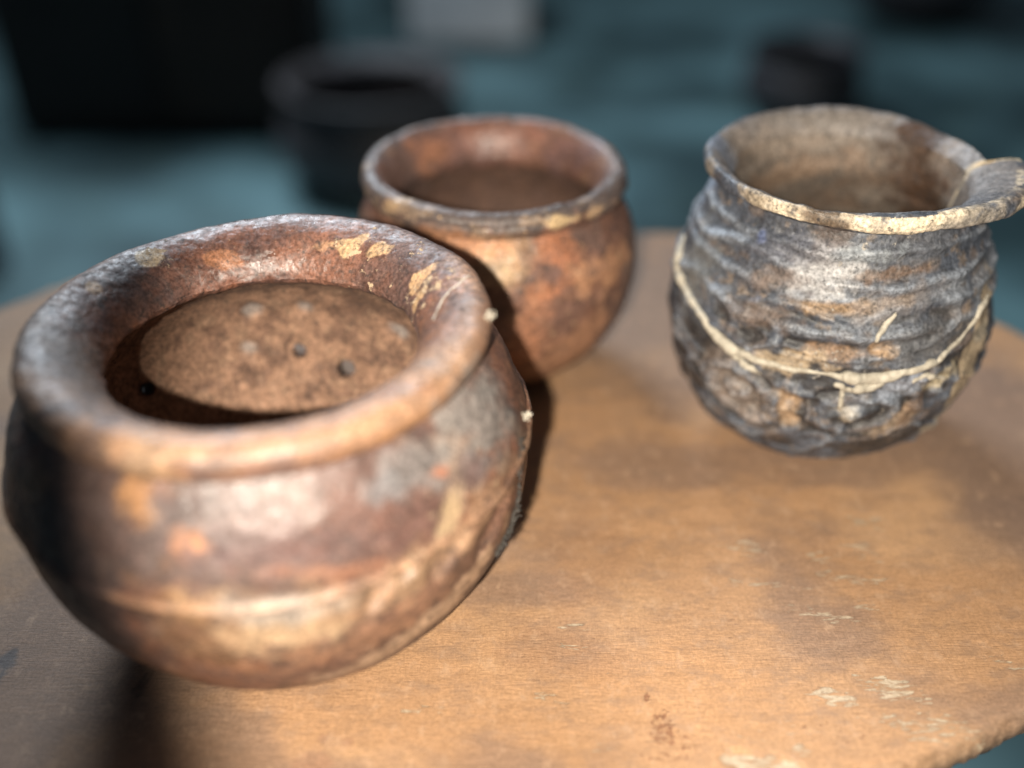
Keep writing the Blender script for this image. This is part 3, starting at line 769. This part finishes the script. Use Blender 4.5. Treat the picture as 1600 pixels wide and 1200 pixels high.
# dust and cobweb caught on the largest pot
mat_dust = plain_material('pale_dust', (0.62, 0.56, 0.46), 0.95, 0.3, 900)
mat_soot = plain_material('grey_lint', (0.075, 0.066, 0.058), 0.95, 0.6, 500)
mat_web = plain_material('cobweb_silk', (0.62, 0.58, 0.52), 0.7, 0.2, 300)
def tuft(center, size, count, rad, seed):
    g = np.random.default_rng(seed); parts = []
    for k in range(count):
        n = 14
        p = np.cumsum(g.normal(0, 1, (n, 3)), 0); p = (p - p.mean(0)) / (np.abs(p).max() + 1e-9)
        p = catmull(p[::2], 26) * size * g.uniform(.35, 1) + g.normal(0, size * .28, 3)
        parts.append(tube(p + center, rad * g.uniform(.6, 1.5), 5))
    return join(parts)
for (x, y, off, size, cnt, rad, lab) in ((768, 500, .0006, .0030, 15, .00012, 'white dust tuft stuck to the rim of the largest pot'), (821, 655, .0014, .0030, 15, .00012, 'pale dust flake hanging off the shoulder of the largest pot')):
    k = S1.at(x - 8, y); C = S1.P[k] + S1.N[k] * off + np.array([.001, 0, 0])
    V, F_ = tuft(C, size, cnt, rad, int(x))
    o = mesh_obj('dust_tuft', V, F_, mat_dust, origin=tuple(C))
    tag(o, lab, 'dust')
# matted lint along the right flank
parts = []
g = np.random.default_rng(5)
for t_ in np.linspace(0, 1, 46):
    x, y = np.interp(t_, [0, .25, .5, .75, 1], [812, 812, 806, 795, 772]), np.interp(t_, [0, .25, .5, .75, 1], [690, 745, 795, 830, 868])
    k = S1.at(x, y); C = S1.P[k] + S1.N[k] * 0.0006
    th_ = np.interp(t_, [0, .3, .6, 1], [.0010, .0012, .0024, .0015])
    parts.append(tuft(C + g.normal(0, .0004, 3), th_, 5, .00018, int(t_ * 1000)))
V, F_ = join(parts)
C = V.mean(0)
o = mesh_obj('lint_clump', V, F_, mat_soot, origin=tuple(C))
tag(o, 'dark matted lint clinging to the right flank of the largest pot', 'lint')
for pxs, rad, lab in (([(733, 437), (718, 450), (700, 464), (688, 482), (680, 505)], .00016, 'fine cobweb thread across the flared rim of the largest pot'),):
    pts = []
    for x, y in pxs:
        k = S1.at(x, y); pts.append(S1.P[k] + S1.N[k] * 0.0006)
    pa = catmull(pts, 60)
    parts = [tube(pa, rad, 6)]
    for q_ in range(3):
        parts.append(tube(pa + 0.0004 * np.c_[fbm(pa, 200, 2, 70 + q_), fbm(pa, 200, 2, 80 + q_), fbm(pa, 200, 2, 90 + q_)], rad * .5, 5))
    V, F_ = join(parts); o = mesh_obj('cobweb_thread', V, F_, mat_web, origin=tuple(V.mean(0)))
    tag(o, lab, 'cobweb')

# ------------------------------------------------------------------ things on the floor behind
def lathe(profile, c, n=64, m=70, seed=0, wob=0.01):
    pr = catmull(profile, m); pr[:, 0] = np.maximum(pr[:, 0], 0.0005)
    a = np.linspace(0, 2 * np.pi, n, endpoint=False)
    V = np.stack([pr[:, 0][:, None] * np.cos(a), pr[:, 0][:, None] * np.sin(a), np.repeat(pr[:, 1][:, None], n, 1)], -1).reshape(-1, 3)
    V[:, :2] *= (1 + wob * fbm(V, 9, 3, seed))[:, None]
    i = np.arange(n); j = (i + 1) % n
    F = np.vstack([np.stack([k * n + i, k * n + j, (k + 1) * n + j, (k + 1) * n + i], 1) for k in range(m - 1)])
    return V + np.asarray(c), F
mat_iron = plain_material('dark_smoked_pot', (0.075, 0.07, 0.075), 0.55, 0.5, 14, (0.03, 0.025, 0.024), 0.3)
mat_iron2 = plain_material('black_pot', (0.035, 0.035, 0.042), 0.5, 0.5, 14, None, 0.3)
def floor_pot(px, py, scale, mat, prof, label):
    scale = scale * FS
    C = on_plane(px, py, FLOOR_Z)
    r_ = empty('floor_pot', tuple(C))
    body = [(a * scale, b * scale) for a, b in prof[0]]; rim_ = [(a * scale, b * scale) for a, b in prof[1]]
    V, F_ = lathe(body, C, seed=int(px)); mesh_obj('body', V, F_, mat, r_, origin=tuple(C))
    V, F_ = lathe(rim_, C, seed=int(px)); mesh_obj('rim', V, F_, mat, r_, origin=tuple(C))
    tag(r_, label, 'pot')
wide = ([(0, 0), (.5, .01), (.8, .2), (1.0, .6), (.95, 1.0), (.78, 1.28), (.7, 1.36)], [(.7, 1.36), (.78, 1.42), (.86, 1.52), (.84, 1.57), (.76, 1.54), (.66, 1.44), (.64, 1.36), (.85, 1.0), (.88, .6), (.6, .12), (0, .06)])
low = ([(0, 0), (.5, .01), (.85, .2), (1.0, .5), (.95, .8), (.85, 1.0)], [(.85, 1.0), (.9, 1.04), (.96, 1.12), (.93, 1.17), (.86, 1.12), (.78, 1.02), (.86, .8), (.88, .5), (.6, .12), (0, .06)])
floor_pot(590, 285, 0.168, mat_iron, low, 'dark smoked pot on the teal floor behind the small orange-red pot')
floor_pot(1245, 180, 0.125, mat_iron2, low, 'squat black pot on the teal floor behind the grey ridged pot')
floor_pot(1430, 25, 0.20, mat_iron2, wide, 'tall black pot at the far end of the teal floor')

def box(name, c, size, mat, rotz=0, bev=0.01, parent=None):
    import bmesh
    bm = bmesh.new(); bmesh.ops.create_cube(bm, size=1)
    bmesh.ops.scale(bm, vec=size, verts=bm.verts)
    bmesh.ops.bevel(bm, geom=bm.edges[:], offset=bev, segments=2, affect='EDGES')
    me = bpy.data.meshes.new(name); bm.to_mesh(me); bm.free(); me.materials.append(mat)
    o = bpy.data.objects.new(name, me); COL.objects.link(o)
    if parent is not None:
        o.parent = parent; o.location = Vector(c) - parent.location
    else:
        o.location = c
    o.rotation_euler = (0, 0, rotz)
    return o
mat_pale = plain_material('pale_carton', (0.68, 0.68, 0.68), 0.8, 0.2, 6)
mat_dk = plain_material('dark_stained_wood', (0.016, 0.012, 0.010), 0.7, 0.4, 8)
mat_dkb = plain_material('dark_brown_wood', (0.035, 0.020, 0.013), 0.7, 0.4, 8)
mat_cloth = plain_material('grey_blue_paint', (0.075, 0.085, 0.11), 0.7, 0.3, 5)
C = on_plane(735, 62, FLOOR_Z)
crate = empty('pale_box', (C[0], C[1] + 0.13, FLOOR_Z)); tag(crate, 'pale grey box standing on the teal floor beyond the dark smoked pot', 'box')
box('carton', (C[0], C[1] + 0.13, FLOOR_Z + 0.15), (0.42, 0.36, 0.30), mat_pale, 0, 0.012, crate)
box('lid', (C[0], C[1] + 0.13, FLOOR_Z + 0.316), (0.43, 0.37, 0.03), mat_pale, 0, 0.006, crate)
C = on_plane(265, 225, FLOOR_Z)
cab = empty('dark_cabinet', (C[0], C[1] + 0.2, FLOOR_Z)); tag(cab, 'black wooden cabinet standing in shade on the teal floor', 'cabinet')
box('carcass', (C[0], C[1] + 0.2, FLOOR_Z + 0.58), (0.84, 0.36, 1.10), mat_dk, 0, 0.008, cab)
for sx in (-1, 1):
    box('door', (C[0] + sx * 0.206, C[1] + 0.012, FLOOR_Z + 0.58), (0.40, 0.022, 1.02), mat_dk if sx < 0 else mat_dkb, 0, 0.004, cab)
for sx in (-1, 1):
    for sy in (0.06, 0.34):
        box('foot', (C[0] + sx * 0.38, C[1] + sy, FLOOR_Z + 0.016), (0.05, 0.05, 0.032), mat_dk, 0, 0.004, cab)
C = on_plane(-60, 420, FLOOR_Z)
post = empty('grey_post', (C[0], C[1], FLOOR_Z)); tag(post, 'grey-blue painted post standing on the teal floor', 'post')
V, F_ = lathe([(0.10, 0), (0.10, .3), (0.098, .6), (0.095, 1.1)], C, 40, 30, 3, .02); mesh_obj('shaft', V, F_, mat_cloth, post, origin=tuple(C))
V, F_ = lathe([(0.0, 1.14), (0.06, 1.135), (0.115, 1.12), (0.115, 1.10), (0.0951, 1.095)], C, 40, 20, 3, .0); mesh_obj('cap', V, F_, mat_cloth, post, origin=tuple(C))
